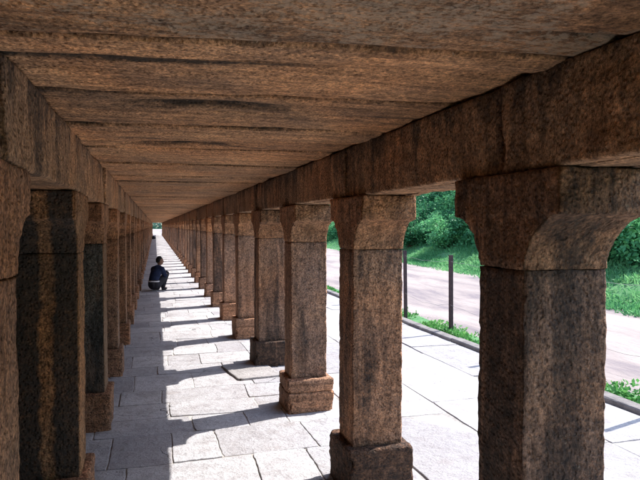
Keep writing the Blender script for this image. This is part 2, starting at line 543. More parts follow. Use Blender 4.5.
# bedding seen in the joints
bed = mesh_np('joint_bedding', [(-.85, -4.1, -.008), (3.93, -4.1, -.008), (3.93, Y_END + .1, -.008), (-.85, Y_END + .1, -.008)], [(0, 1, 2, 3)], [M['joint']], smooth=False)
tag(link('joint_bedding', bed), kind='structure')
# kerb
V = []; F = []
y = -4.0; rnd = random.Random(8)
kv = []; kf = []; kt = []
while y < Y_END:
    L = rnd.uniform(.7, 1.4)
    me_pts = []
    z = .045 + rnd.uniform(-.012, .012); dx = rnd.uniform(-.012, .012)
    o = len(kv)
    seg = 4
    for s in range(seg + 1):
        yy = y + .008 + (L - .016) * s / seg
        jz = rnd.uniform(-.006, .006)
        for (x, zz) in ((3.93, -.12), (3.935, z - .012), (3.945, z), (4.065, z + jz), (4.08, z - .015), (4.085, -.14)):
            kv.append((x + dx + rnd.uniform(-.003, .003), yy, zz))
    for s in range(seg):
        for j in range(5):
            q = o + s * 6 + j
            kf.append((q, q + 1, q + 7, q + 6)[::-1])
    kf.append(tuple(o + j for j in range(6))[::1]); kf.append(tuple(o + seg * 6 + j for j in range(6))[::-1])
    y += L
tag(link('kerb', mesh_np('kerb', kv, kf, [M['kerb']], smooth=False)), kind='structure')

# ------------------------------------------------------------------ pillars
def shaft_mesh(seed, mat, fine):
    nz = 64 if fine else 26
    nx = 16 if fine else 7
    p = [(Z_BASE - .005, SH, SHY)]
    for i in range(1, nz):
        z = Z_BASE + (Z_NECK - Z_BASE) * i / nz
        p.append((z, SH, SHY))
    p.append((Z_NECK + .001, SH, SHY)); p.append((Z_NECK + .003, SH - .01, SHY - .01))
    return rough_prism('shaft', p, nx, nx, [mat], seed, amp=.0034, freq=5.0, chip=.006, fine=.0030 if fine else 0, r=.010)

def capital_mesh(seed, mat, fine):
    n = 16 if fine else 7
    A = .305
    p = [(Z_NECK + .004, SH - .01, SHY - .01), (Z_NECK + .006, SH + .001, SHY + .001)]
    for i in range(1, n + 1):
        t = i / n
        th = t * math.pi / 2
        y = SHY + .002 + (A - SHY - .008) * (1 - math.cos(th)) ** .80
        p.append((Z_NECK + .012 + (Z_ARM - Z_NECK - .02) * math.sin(th) ** .9, SH + .002 + .004 * t, y))
    m = 9 if fine else 4
    p.append((Z_ARM - .002, SH + .007, A))
    for i in range(1, m + 1):
        p.append((Z_ARM + (Z_CAP - .006 - Z_ARM) * i / m, SH + .007, A))
    p.append((Z_CAP - .003, SH, A - .006))
    return rough_prism('capital', p, 16 if fine else 7, 26 if fine else 9, [mat], seed + 40, amp=.005, freq=6, chip=.012, fine=.003 if fine else 0, r=.011)

def base_mesh(seed, mat, fine):
    p = zs(-.03, Z_BASE, 14 if fine else 6, BH, BH, .012)
    if seed == 7:                                # the base with the long bedding crack
        q = [r for r in p if r[0] < .168]
        q += [(.170, BH, BH), (.173, BH - .010, BH - .010), (.178, BH - .012, BH - .012), (.182, BH - .001, BH - .001)]
        p = q + [r for r in p if r[0] > .186]
    return rough_prism('base', p, 18 if fine else 7, 18 if fine else 7, [mat], seed + 80, amp=.007, freq=5, chip=.03, fine=.0025 if fine else 0, r=.013)

ORD = ['nearest', 'second', 'third', 'fourth', 'fifth', 'sixth', 'seventh', 'eighth', 'ninth', 'tenth', 'eleventh', 'twelfth', 'thirteenth', 'fourteenth']
sets = {}
def pillar(x, y, rowname, k, seed, fine, dark=False, stain=.35, rz=0.0, tone=0.0):
    t = empty('stone_pillar', (x, y, 0), rz)
    key = (seed, fine, dark)
    if key not in sets:
        pm = M['grey_pillar'] if dark == 'plain' else M['dark_pillar'] if dark else M['pillar']
        sets[key] = (base_mesh(seed, M['base'], fine), shaft_mesh(seed, pm, fine), capital_mesh(seed, M['dark_pillar'] if dark == 'all' else M['capital'], fine))
    b, s, c = sets[key]
    for nm, me, sf in (('base', b, .25), ('shaft', s, 1.0), ('capital', c, .7)):
        o = link(nm, me, t)
        o['stain'] = stain * sf
        o['tone'] = tone
    return t

r_label = {
    0: 'big dark brown stone pillar with grey shaft and wide bracket, nearest on the right',
    1: 'reddish brown stone pillar on a dark block base, second on the right',
    2: 'stone pillar on an orange brown base with a crack, third on the right',
    3: 'stone pillar on a dark stained base beside a raised floor slab, fourth on the right',
    4: 'reddish stone pillar with plain brown base, fifth on the right side',
    5: 'narrow looking stone pillar, sixth on the right side counted from the viewer',
}
l_label = {
    0: 'orange brown stone pillar cut by the left edge of the picture',
    1: 'nearly black stone pillar with an orange vertical strip, second on the left side',
    2: 'grey green darkened stone pillar on a brown base, third on the left side',
    3: 'brown stone pillar with orange inner face, fourth on the left side',
    4: 'brown stone pillar with small block base, fifth on the left side',
}
rs = {1: .95, 2: .72, 3: .55, 4: .85, 5: .5, 6: .45, 7: .8}
rt = {1: -.22, 2: -.02, 3: .06, 4: -.1, 5: .05, 6: .08}
ls = {1: .1, 2: .35, 3: .9, 4: .2, 5: .4}
i0 = 3                                          # index in YS of the nearest pillar in view
rnd = random.Random(21)
for i, y in enumerate(YS):
    k = i - i0
    fine = -1 <= k <= 3
    sd_ = (k + 5) if fine or k < 8 else 20 + (i % 6)
    for side in ('right', 'left'):
        x = XR if side == 'right' else XL
        dark = False
        if side == 'left' and k == 1: dark = 'all'
        if side == 'left' and k == 2: dark = 'plain'
        sdd = sd_ + (100 if side == 'left' else 0)
        if side == 'right':
            st = rs.get(k + 1, rnd.uniform(.2, .8)); tn = rt.get(k + 1, rnd.uniform(-.18, .15))
        else:
            st = ls.get(k + 1, rnd.uniform(.2, .8)); tn = rnd.uniform(-.15, .15)
        t = pillar(x + (rnd.uniform(-.006, .006) if k > 3 else 0), y + (rnd.uniform(-.02, .02) if k > 5 else 0), side, k, sdd, fine and not (side == 'left' and k > 2), dark, st, rnd.uniform(-.012, .012), tn)
        if k == 1 and side == 'right':
            bb = [c for c in t.children if c.name.startswith('base')][0]; bb['stain'] = 1.5; bb['tone'] = -0.35; bb['label'] = 'dark blackened block base'
        if k == 3 and side == 'right':
            bb = [c for c in t.children if c.name.startswith('base')][0]; bb['stain'] = 1.3; bb['tone'] = -0.35; bb['label'] = 'dark stained block base'
        if k == 2 and side == 'right':
            bb = [c for c in t.children if c.name.startswith('base')][0]; bb['stain'] = 0; bb['tone'] = 0.05; bb['label'] = 'orange brown block base with a crack'
        if k >= 2: t.rotation_euler = (rnd.uniform(-.005, .005), rnd.uniform(-.005, .005), t.rotation_euler[2])
        t['category'] = 'pillar'; t['kind'] = 'thing'
        t['group'] = 'stone pillars of the %s row' % side
        lab = (r_label if side == 'right' else l_label).get(k)
        if lab is None:
            if k < 0:
                lab = 'stone pillar of the %s row standing behind the viewer' % side
                t['group'] = 'pillars of the %s row behind the viewer' % side
            elif k < 12:
                lab = '%s stone pillar from the viewer on the %s side of the walkway' % (ORD[k], side)
            else:
                lab = 'small distant stone pillar of the %s row beyond its twelfth pillar' % side
                t['group'] = 'distant pillars of the %s row' % side
        t['label'] = lab

# ------------------------------------------------------------------ lintels
lint_cache = {}
def lintel_mesh(L, seed, fine):
    # block of half width .155, local origin at its centre bottom
    h = Z_CEIL - Z_CAP
    n = 14 if fine else 5
    p = zs(0.001, h - .002, n, .155, L / 2 - .003, .009)
    return rough_prism('lintel', p, 10 if fine else 4, 70 if fine else 14, [M['lintel']], seed, amp=.008, freq=3.6, chip=.025, fine=.0024 if fine else 0, r=.012)
for side, x in (('right', XR), ('left', XL)):
    for i in range(-1, N_ROW):
        a = YS[i] if i >= 0 else YS[0] - .75
        b = YS[i + 1] if i + 1 < N_ROW else YS[-1] + .35
        k = i - i0 + 1                          # 0 = the stone that ends at the nearest pillar
        fine = 0 <= k <= 4
        L = b - a
        seed = 300 + k * 3 + (50 if side == 'left' else 0) if fine else 400 + (i % 5) * 2
        key = (round(L, 2), seed)
        if key not in lint_cache: lint_cache[key] = lintel_mesh(L, seed, fine)
        o = link('lintel_beam', lint_cache[key], None, (x + (.006 if k % 2 else -.004), (a + b) / 2, Z_CAP))
        o['half_length'] = L / 2
        o['stain'] = {0: .45, 1: .62, 2: .5}.get(k, rnd.uniform(.3, .7)); o['tone'] = rnd.uniform(-.12, .10)
        o['category'] = 'beam'; o['kind'] = 'thing'; o['group'] = 'stone beams over the %s pillars' % side
        if k < 0:
            o['label'] = 'stone beam over the %s pillars behind the viewer' % side; o['group'] += ' behind the viewer'
        elif k == 0:
            o['label'] = 'large stone beam across the %s of the view, ending on the nearest %s pillar' % ('top right' if side == 'right' else 'left edge', side)
        elif k < 12:
            o['label'] = 'stone beam spanning from the %s to the %s pillar on the %s side' % (ORD[k - 1], ORD[k], side)
        else:
            o['label'] = 'small distant stone beam of the %s row beyond its twelfth pillar' % side
            o['group'] = 'distant stone beams over the %s pillars' % side

# ------------------------------------------------------------------ roof slabs
def roof_slab_mesh(wd, seed, fine, bulge=.012, skew=0.0, skew2=0.0, hollows=()):
    ny = int(wd / .012) if fine else max(8, int(wd / .04))
    nx = 110 if fine else 36
    x0, x1 = -.90, 1.56
    X = np.linspace(x0, x1, nx); Y = np.linspace(-wd / 2 + .004, wd / 2 - .004, ny)
    gx, gy = np.meshgrid(X, Y, indexing='ij')
    x = gx.ravel(); y = gy.ravel()
    e = np.abs(y) / (wd / 2)
    prof = -bulge * (1 - e ** 2)
    ew = wd / 2 - np.abs(y)
    rough_ = [fbm(np.column_stack((x * 4, y * 26, np.full(len(x), seed))), seed + 31, 4)]
    jn = fbm(np.column_stack((x * 5, np.sign(y) * 2, np.full(len(x), seed * 1.3))), seed + 21, 3)
    joint_dark = np.clip((.006 + .010 * jn + .004 - ew) / .006 + .5, 0, 1) * np.clip(.75 + jn, .2, 1)
    ed = np.clip(1 - ew / .016, 0, 1) ** 1.3 * .024                           # open rounded joint
    for (xc, yc, lx, ly, dp) in hollows:
        hg = np.exp(-((x - xc) / (lx * 1.1)) ** 2 - ((y - yc) / (ly * 1.3)) ** 2)
        joint_dark = np.maximum(joint_dark, np.clip(hg * 1.9 + .35 * rough_[0] - .35, 0, 1))
        ed = ed + dp * np.exp(-((x - xc) / lx) ** 2 - ((y - yc) / ly) ** 2)
    P = np.column_stack((x * 1.1, y * 9, np.full(len(x), seed * 3.1)))
    ridge = fbm(P, seed, 4, .55)
    P2 = np.column_stack((x * .7, y * 3.2, np.full(len(x), seed * 1.7)))
    wave = vn(P2, seed + 3)
    rough = fbm(np.column_stack((x * 7, y * 22, np.full(len(x), seed))), seed + 9, 3)
    chips = np.clip(fbm(np.column_stack((x * 2.2, y * 0 + 3, np.full(len(x), seed))), seed + 5, 3) - .1, 0, 1) * np.clip((e - .78) / .22, 0, 1) * .02
    z = prof + ed + chips - .0045 * np.abs(ridge) - .006 * wave + .0025 * rough
    jy = .005 * vn(np.column_stack((x * 2.5, np.sign(y) * 4, np.full(len(x), seed))), seed + 7) * e
    low = np.column_stack((x, y + jy, z))
    top = np.array([(x0, -wd / 2 + .004, .16), (x0, wd / 2 - .004, .16), (x1, wd / 2 - .004, .16), (x1, -wd / 2 + .004, .16)])
    V = np.concatenate((low, top)); n0 = len(low)
    # the slabs nearest the viewer lie a little askew
    fy_ = V[:, 1] / wd + .5
    V[:, 1] -= (skew * (1 - fy_) + skew2 * fy_) * (V[:, 0] + .38)
    F = [f for f in grid_faces(nx, ny)]
    a = n0
    F.append((a, a + 1, a + 2, a + 3)[::-1])
    F.append(tuple(range(0, ny)) + (a + 1, a))                                # x0 end
    F.append(tuple((nx - 1) * ny + j for j in range(ny))[::-1] + (a + 3, a + 2))
    F.append(tuple(i * ny for i in range(nx))[::-1] + (a, a + 3))
    F.append(tuple(i * ny + ny - 1 for i in range(nx)) + (a + 2, a + 1))
    nsm = (nx - 1) * (ny - 1)
    me = mesh_np('roof_slab', V, F, [M['slab']])
    sm = [True] * nsm + [False] * 5
    ga = me.attributes.new('joint_dark', 'FLOAT', 'POINT')
    ga.data.foreach_set('value', np.concatenate((joint_dark, np.zeros(4))).astype(np.float32))
    me.polygons.foreach_set('use_smooth', sm)
    if me.polygons[0].normal.z > 0: me.flip_normals()
    return me

rr = random.Random(5)
edges = [-4.0, -3.2, -2.3, -1.5, -.7, .15, 1.05, 1.60, 1.79, 2.28, 2.60, 2.98, 3.37, 3.80, 4.22, 4.75, 5.3]
while edges[-1] < Y_END + .2:
    edges.append(edges[-1] + rr.uniform(.48, .80))
rsl = {}
hol = {9: [(.18, .02, .27, .06, .045)], 12: [(.18, .02, .30, .07, .05)], 7: [(.3, .095, 2.5, .012, .012)], 8: [(.3, -.245, 2.5, .016, .014), (-.1, -.2, .5, .02, .004)], 6: [(1.1, .1, .22, .02, .02)], 10: [(.0, -.19, .9, .01, .006)]}
def skw(y): return .125 * min(1, max(0, (5.4 - y) / 3.5)) * min(1, max(0, y + 4.0))
drop = {4: 0.0, 5: .002, 6: -.004, 7: -.010, 8: .004, 9: .000, 10: .004, 11: -.007, 12: .002, 13: -.008, 14: .003}
sl_lab = {
    5: 'brown roof slab directly overhead at the very top edge of the picture',
    6: 'rough grey brown roof slab with pale speckles across the top of the picture',
    7: 'narrow orange brown roof slab just before the first long dark joint in the ceiling',
    8: 'roof slab just beyond the first long dark joint in the ceiling',
    9: 'roof slab with a long black hollow, second beyond the first dark joint',
    10: 'third roof slab beyond the first long dark joint in the ceiling',
}
for i in range(len(edges) - 1):
    a, b = edges[i], edges[i + 1]
    wd = b - a
    fine = 5 <= i <= 15
    if fine or i < 20:
        me = roof_slab_mesh(wd, 10 + i, fine, .006, skw(a), skw(b), hol.get(i, ()))
    else:
        key = round(wd * 15)
        if key not in rsl: rsl[key] = roof_slab_mesh(key / 15 , 60 + key, False)
        me = rsl[key]
    o = link('roof_slab', me, None, (0, (a + b) / 2, Z_CEIL + drop.get(i, rr.uniform(-.010, .008)) + .010))
    o['stain'] = {9: .6, 12: .6, 6: .45, 14: .6, 7: .2, 8: .35}.get(i, rr.uniform(.1, .6)); o['tone'] = {7: .2, 6: -.12, 5: 0.0}.get(i, rr.uniform(-.16, .18))
    o['lichen'] = {6: 1.0, 5: .25}.get(i, 0.0); o['category'] = 'roof slab'; o['kind'] = 'thing'; o['group'] = 'stone roof slabs'
    if i < 5:
        o['label'] = 'stone roof slab behind the viewer'; o['group'] = 'stone roof slabs behind the viewer'
    elif i in sl_lab: o['label'] = sl_lab[i]
    elif i < 20: o['label'] = '%s roof slab beyond the first long dark joint in the ceiling' % ORD[i - 8]
    else:
        o['label'] = 'distant roof slab past the twelfth beyond the first dark ceiling joint'; o['group'] = 'distant stone roof slabs'
    if i >= 5: pass

# ------------------------------------------------------------------ wall behind the left row
V = []; F = []; T = []
rw = random.Random(3)
z = -.05
wv = []; wf = []
def block(x0, x1, y0, y1, z0, z1):
    o = len(wv); c = .012
    j = lambda: rw.uniform(-.006, .006)
    dx = rw.uniform(-.015, .012)
    wv.extend([(x0, y0, z0), (x0, y1, z0), (x0, y1, z1), (x0, y0, z1),
               (x1 + dx - c, y0, z0), (x1 + dx - c, y1, z0), (x1 + dx - c, y1, z1), (x1 + dx - c, y0, z1),
               (x1 + dx + j(), y0 + c, z0 + c), (x1 + dx + j(), y1 - c, z0 + c), (x1 + dx + j(), y1 - c, z1 - c), (x1 + dx + j(), y0 + c, z1 - c)])
    wf.extend([tuple(o + q for q in f) for f in ((0, 3, 2, 1), (8, 9, 10, 11), (4, 5, 9, 8), (5, 6, 10, 9), (6, 7, 11, 10), (7, 4, 8, 11), (0, 4, 7, 3), (1, 2, 6, 5), (3, 7, 6, 2), (0, 1, 5, 4))])
zc = [-.05, .34, .72, 1.06, 1.42, 1.76, 2.04]
for q in range(len(zc) - 1):
    y = -4.0 - rw.uniform(0, .2)
    while y < Y_END:
        L = rw.uniform(.55, 1.2)
        block(-1.05, -.735, y + .003, min(y + L - .003, Y_END + .2), zc[q] + .002, zc[q + 1] - .002)
        y += L
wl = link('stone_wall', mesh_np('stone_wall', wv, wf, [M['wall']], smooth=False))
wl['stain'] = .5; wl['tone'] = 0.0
tag(wl, 'long dark stone block wall closing the left side behind the left pillars', 'wall')

# raised slab beside the fourth right pillar
rsme = rough_prism('raised_slab', zs(-.02, .022, 3, .24, .34, .005), 10, 14, [M['raised']], 7, amp=.008, freq=4, chip=.05, r=.01)
a_ = rsme.attributes.new('tone', 'FLOAT', 'FACE')
rs_o = link('raised_slab', rsme, None, (1.0, 6.40, 0), .16)
tag(rs_o, 'low broken paving slab raised above the floor beside the fourth right pillar base', 'paving slab')

# ------------------------------------------------------------------ fence posts and wires
FX = 4.27
fr = empty('wire_fence', (FX, 9.75, -.10))
tag(fr, 'thin iron post fence strung with slack wire along the edge of the dirt path', 'fence')
fy = [2.2, 4.05, 6.15, 7.95, 9.6] + [11.5 + 1.8 * i for i in range(13)]
rnd = random.Random(12)
def bar(x, y, z0, z1, r, lean):
    V = []; F = []
    for i in range(7):
        t = i / 6
        for (a, b) in ((-r, -r), (r, -r), (r, -r * .3), (-r * .3, -r * .3), (-r * .3, r), (-r, r)):   # an angle iron
            V.append((x + a + lean[0] * t, y + b + lean[1] * t, z0 + (z1 - z0) * t))
    for i in range(6):
        for j in range(6):
            a = i * 6 + j; b = i * 6 + (j + 1) % 6
            F.append((a, b, b + 6, a + 6))
    F.append(tuple(range(5, -1, -1))); F.append(tuple(36 + j for j in range(6)))
    return mesh_np('post', V, F, [M['post']], smooth=False)
tops = []
for i, y in enumerate(fy):
    lean = (rnd.uniform(-.02, .02), rnd.uniform(-.02, .02))
    o = link('post', bar(0, 0, -.15, 1.26, .024, lean), fr, (rnd.uniform(-.01, .01), y - 9.75, 0), rnd.uniform(-.2, .2))
    tops.append((o.location.x, y - 9.75))
def tube(pts, r, n=5):
    V = []; F = []
    pts = [Vector(p) for p in pts]
    for i, p_ in enumerate(pts):
        d = (pts[min(i + 1, len(pts) - 1)] - pts[max(i - 1, 0)]).normalized()
        a = d.cross(Vector((0, 0, 1)));
        if a.length < .01: a = Vector((1, 0, 0))
        a.normalize(); b = d.cross(a)
        rr_ = r[i] if isinstance(r, (list, tuple)) else r
        for q in range(n):
            th = 2 * math.pi * q / n
            V.append(p_ + a * math.cos(th) * rr_ + b * math.sin(th) * rr_)
    for i in range(len(pts) - 1):
        for q in range(n):
            a = i * n + q; b = i * n + (q + 1) % n
            F.append((a, b, b + n, a + n))
    F.append(tuple(range(n))[::-1]); F.append(tuple((len(pts) - 1) * n + q for q in range(n)))
    return V, F
for z, sag in ((1.17, .04), (.52, .07)):
    pts = []
    for i in range(len(tops) - 1):
        (xa, ya), (xb, yb) = tops[i], tops[i + 1]
        s = sag * rnd.uniform(.4, 1.3)
        for q in range(9):
            t = q / 9
            pts.append((xa + (xb - xa) * t - .028, ya + (yb - ya) * t, z - s * 4 * t * (1 - t) + .008 * math.sin(q * 2.1)))
    V, F = tube(pts, .0018, 4)
    link('wire', mesh_np('wire', V, F, [M['wire']]), fr)

# ------------------------------------------------------------------ vegetation
def leaf_mesh(name, P, size, mat, rng, up=0.0, asp=2.2, tone=None, droop=0.0):
    """many small folded leaves, one at each point"""
    n = len(P)
    d = rng.normal(size=(n, 3)); d[:, 2] = d[:, 2] * .7 + up - droop
    d /= np.linalg.norm(d, axis=1)[:, None] + 1e-9
    s = np.cross(d, rng.normal(size=(n, 3))); s /= np.linalg.norm(s, axis=1)[:, None] + 1e-9
    nn = np.cross(d, s)
    sz = size * rng.uniform(.6, 1.4, n)[:, None]
    a = P; b = P + d * sz * .5 + s * sz / asp * .5 + nn * sz * .08
    c = P + d * sz; e = P + d * sz * .5 - s * sz / asp * .5 + nn * sz * .08
    V = np.stack((a, b, c, e), 1).reshape(-1, 3)
    me = bpy.data.meshes.new(name)
    me.vertices.add(4 * n); me.vertices.foreach_set('co', V.ravel())
    me.loops.add(4 * n); me.loops.foreach_set('vertex_index', np.arange(4 * n, dtype=np.int32))
    me.polygons.add(n); me.polygons.foreach_set('loop_start', np.arange(0, 4 * n, 4, dtype=np.int32))
    me.polygons.foreach_set('loop_total', np.full(n, 4, dtype=np.int32))
    me.materials.append(mat)
    at = me.attributes.new('tone', 'FLOAT', 'FACE')
    tn = rng.uniform(0, 1, n) if tone is None else np.clip(tone + rng.normal(0, .16, n), 0, 1)
    at.data.foreach_set('value', tn.astype(np.float32))
    me.update(calc_edges=True); me.validate()
    return me

rng = np.random.default_rng(7)
def ground_z(x, y):
    return -.10 + bank_h(x, y) + np.where(x > path_edge(y), .10, .012) * fbm(np.column_stack((x * .9, y * .9, 0 * x)), 3, 3)

# grass on the bank
n = 110000
gy = np.concatenate((rng.uniform(2, 26, 80000), rng.uniform(26, 75, 30000)))
gd = rng.uniform(-.15, 1, n) ** 1 * 3.6
gx = path_edge(gy) + gd + rng.normal(0, .06, n)
keep = vn(np.column_stack((gx * 1.4, gy * 1.4, 0 * gx)), 4) + rng.uniform(-.3, .8, n) > -.1
gx, gy = gx[keep], gy[keep]
P = np.column_stack((gx, gy, ground_z(gx, gy) - .01))
tn = .5 + .5 * vn(np.column_stack((gx * .7, gy * .7, 0 * gx)), 14)
go = link('grass', leaf_mesh('grass', P, .15, M['grass'], rng, up=.75, asp=5, tone=tn))
tag(go, 'bright green grass on the low bank beyond the dirt path', 'grass', kind='stuff')

# weeds between the kerb and the path
n = 26000
wy = np.concatenate((rng.uniform(3.5, 16, 18000), rng.uniform(16, 45, 8000)))
wx = 4.12 + np.abs(rng.normal(0, .21, n))
dens = vn(np.column_stack((wx * 2.2, wy * 1.5, 0 * wx)), 21)
keep = (dens > -.12) & (wx < 4.75)
wx, wy, dn = wx[keep], wy[keep], dens[keep]
P = np.column_stack((wx, wy, -.08 + rng.uniform(0, 1, len(wx)) * (.05 + .10 * np.clip(dn, 0, 1))))
wo = link('weeds', leaf_mesh('weeds', P, .05, M['weed'], rng, up=.8, asp=1.8, tone=.5 + .5 * vn(P * 3, 2)))
tag(wo, 'low leafy green weeds growing along the kerb beside the path', 'weeds', kind='stuff')

# the creeper-covered thicket on the bank: clumps on a rising face with hanging strands
C = []
rc = np.random.default_rng(11)
y = 3.0
while y < 62:
    for row in range(9):
        yy = y + rc.uniform(-.8, .8)
        d = 2.5 + row * .60 + rc.uniform(-.35, .35)
        zc_ = .25 + rc.uniform(-.15, .5)
        r_ = rc.uniform(.55, 1.15) * (1 + yy * .006) * .9
        x = float(path_edge(yy)) + d
        C.append((x, yy, float(bank_h(x, yy)) + zc_, r_, row))
    y += .85 if y < 34 else 1.4
pts = []; tones = []
for (cx, cy, cz, r_, row_) in C:
    dist = math.hypot(cx, cy)
    m = int(1500 * r_ ** 2 * (1.0 if dist < 40 else .5))
    v = rc.normal(size=(m, 3)); v /= np.linalg.norm(v, axis=1)[:, None]
    keep = v[:, 0] < .35
    v = v[keep]
    rad = r_ * (.70 + .32 * rc.uniform(0, 1, len(v)) ** .6) * (1 + .35 * vn(v * 2.3 + cx + cy, 9))
    q = v * rad[:, None] * np.array([1, 1, .9]) + np.array([cx, cy, cz])
    gapm = vn(q * 2.6, 33) > -.38
    q = q[gapm]
    pts.append(q); tones.append(np.full(len(q), rc.uniform(.2, .75)) + .25 * vn(q * 1.3, 8))
    # hanging strands
    if row_ >= 3 and dist < 45 and vn(np.array([[cy * .45, row_ * .2, 3.]]), 61)[0] > -.15:
        for s in range(int(10 * r_)):
            a = rc.uniform(-2.4, -.7) if True else 0
            sx = cx - r_ * rc.uniform(.7, 1.05); sy = cy + rc.uniform(-1, 1) * r_; sz = cz + rc.uniform(-.2, .5) * r_
            L = rc.uniform(.9, 2.8)
            mm = int(L * 42)
            t_ = rc.uniform(0, 1, mm)
            q = np.column_stack((sx - .18 * np.sin(t_ * 2.2) + rc.normal(0, .035, mm), sy + .12 * np.sin(t_ * 3 + s) + rc.normal(0, .035, mm), sz - L * t_))
            pts.append(q); tones.append(np.full(mm, rc.uniform(.45, 1.0)))
P = np.concatenate(pts); tn = np.concatenate(tones)
keepz = P[:, 2] > .05
P, tn = P[keepz], tn[keepz]
far = np.hypot(P[:, 0], P[:, 1]) > 30
print('thicket leaves', len(P))
th = link('creeper_thicket', leaf_mesh('creeper_thicket', P, .15, M['leaf'], rng, asp=2.0, tone=tn, droop=.5))
tag(th, 'tall tangled mass of green creepers and bushes covering the bank beyond the path', 'bushes', kind='stuff')

# trees behind the thicket and past the end of the walkway
def tree(x, y, z, h, spread, seed, label, n_leaf=9000, lsize=.2):
    r = np.random.default_rng(seed); rp = random.Random(seed)
    t = empty('leafy_tree', (x, y, z))
    tag(t, label, 'tree')
    tv = []; tf = []
    tips = []
    def add(p_, r_):
        V_, F_ = tube(p_, r_, 8)
        o = len(tv); tv.extend(V_); tf.extend([tuple(o + q for q in f) for f in F_])
    trunk = [(0.08 * math.sin(i * 1.3 + seed), .08 * math.cos(i + seed), h * .55 * i / 6 - .3) for i in range(7)]
    add(trunk, [h * .035 * (1 - .09 * i) for i in range(7)])
    for b in range(9):
        th_ = b * 2.4 + rp.uniform(-.4, .4)
        i = rp.randint(3, 6)
        s = Vector(trunk[i])
        e = s + Vector((math.cos(th_) * spread * rp.uniform(.5, .85), math.sin(th_) * spread * rp.uniform(.5, .85), h * rp.uniform(.12, .42)))
        mid = (s + e) / 2 + Vector((0, 0, -h * .03))
        add([s, mid, e], [h * .017, h * .011, h * .004])
        tips.append(e); tips.append(mid)
    link('trunk', mesh_np('trunk', tv, tf, [M['bark']]), t)
    P = []; T = []
    for c in tips + [Vector((0, 0, h * .85)), Vector((0, 0, h * .7))]:
        for sub in range(4):
            cc = np.array(c) + r.normal(0, spread * .16, 3)
            rr_ = spread * r.uniform(.16, .34)
            m = n_leaf // 70
            v = r.normal(size=(m, 3)); v /= np.linalg.norm(v, axis=1)[:, None]
            q = cc + v * rr_ * r.uniform(.55, 1.05, m)[:, None] * np.array([1, 1, .75])
            P.append(q); T.append(np.full(m, r.uniform(.15, .8)))
    link('crown', leaf_mesh('crown', np.concatenate(P), lsize, M['leaf'], r, asp=2, tone=np.concatenate(T), droop=.4), t)
    return t
def shrub(x, y, r0, seed, label, n=6000, mat='leaf', tb=.6):
    r = np.random.default_rng(seed); rp = random.Random(seed)
    z = float(ground_z(np.array([x]), np.array([y]))[0])
    t = empty('leafy_shrub', (x, y, z))
    tag(t, label, 'shrub', 'leafy shrubs at the foot of the bank')
    tv = []; tf = []; P = []; T = []
    for b in range(16):
        th_ = b * 2.4 + rp.uniform(-.4, .4); e_ = rp.uniform(.25, 1.25)
        d = Vector((math.cos(th_) * math.cos(e_), math.sin(th_) * math.cos(e_), math.sin(e_))) * r0 * rp.uniform(.7, 1.15)
        V_, F_ = tube([Vector((0, 0, -.1)), d * .5 + Vector((0, 0, .12 * r0)), d], [.03, .02, .008], 6)
        o = len(tv); tv.extend(V_); tf.extend([tuple(o + q for q in f) for f in F_])
        for sub in range(3):
            c = np.array(d) * rp.uniform(.6, 1.0) + r.normal(0, .12 * r0, 3)
            m = n // 48
            v = r.normal(size=(m, 3)); v /= np.linalg.norm(v, axis=1)[:, None]
            P.append(c + v * (.30 * r0) * r.uniform(.5, 1.1, m)[:, None]); T.append(np.full(m, tb + r.uniform(-.2, .3)))
    link('stems', mesh_np('stems', tv, tf, [M['bark']]), t)
    link('foliage', leaf_mesh('foliage', np.concatenate(P), .13, M[mat], r, asp=1.9, tone=np.concatenate(T), droop=.2), t)
shrub(13.1, 24.6, 1.25, 1, 'bright bushy shrub behind the fence post, right of the second right pillar')
shrub(12.9, 28.6, 1.1, 2, 'darker shrub on the bank close beside the edge of the second right pillar', tb=.2)
shrub(11.7, 12.6, 1.2, 3, 'leafy shrub on the bank at the right edge of the picture')
shrub(14.6, 47.5, 1.5, 4, 'distant shrub in the narrow gap between second and third right pillars')
tree(-6.0, 190, -.05, 12, 6, 4, 'tree left of the bright opening at the far end of the walkway', 9000, .45)
tree(12.5, 200, -.05, 12, 6, 5, 'tree right of the bright opening at the far end of the walkway', 9000, .45)
hv = []; 
for cx, cy, cz, r_ in [(x_, 300 + 5 * math.sin(x_), 1.0 + zz, 3.0) for x_ in np.arange(-26, 44, 3.0) for zz in (0,)]:
    v = rng.normal(size=(700, 3)); v /= np.linalg.norm(v, axis=1)[:, None]
    hv.append(v * r_ * (.8 + .3 * vn(v * 2 + cx, 5))[:, None] + np.array([cx, cy, cz]))
hv = np.concatenate(hv)
tag(link('far_woods', leaf_mesh('far_woods', hv, .7, M['hazy_far_leaf'], rng, asp=1.8, tone=.5 + .5 * vn(hv * .4, 3))), 'blurred line of green woods far beyond the end of the walkway', 'woods', kind='stuff')

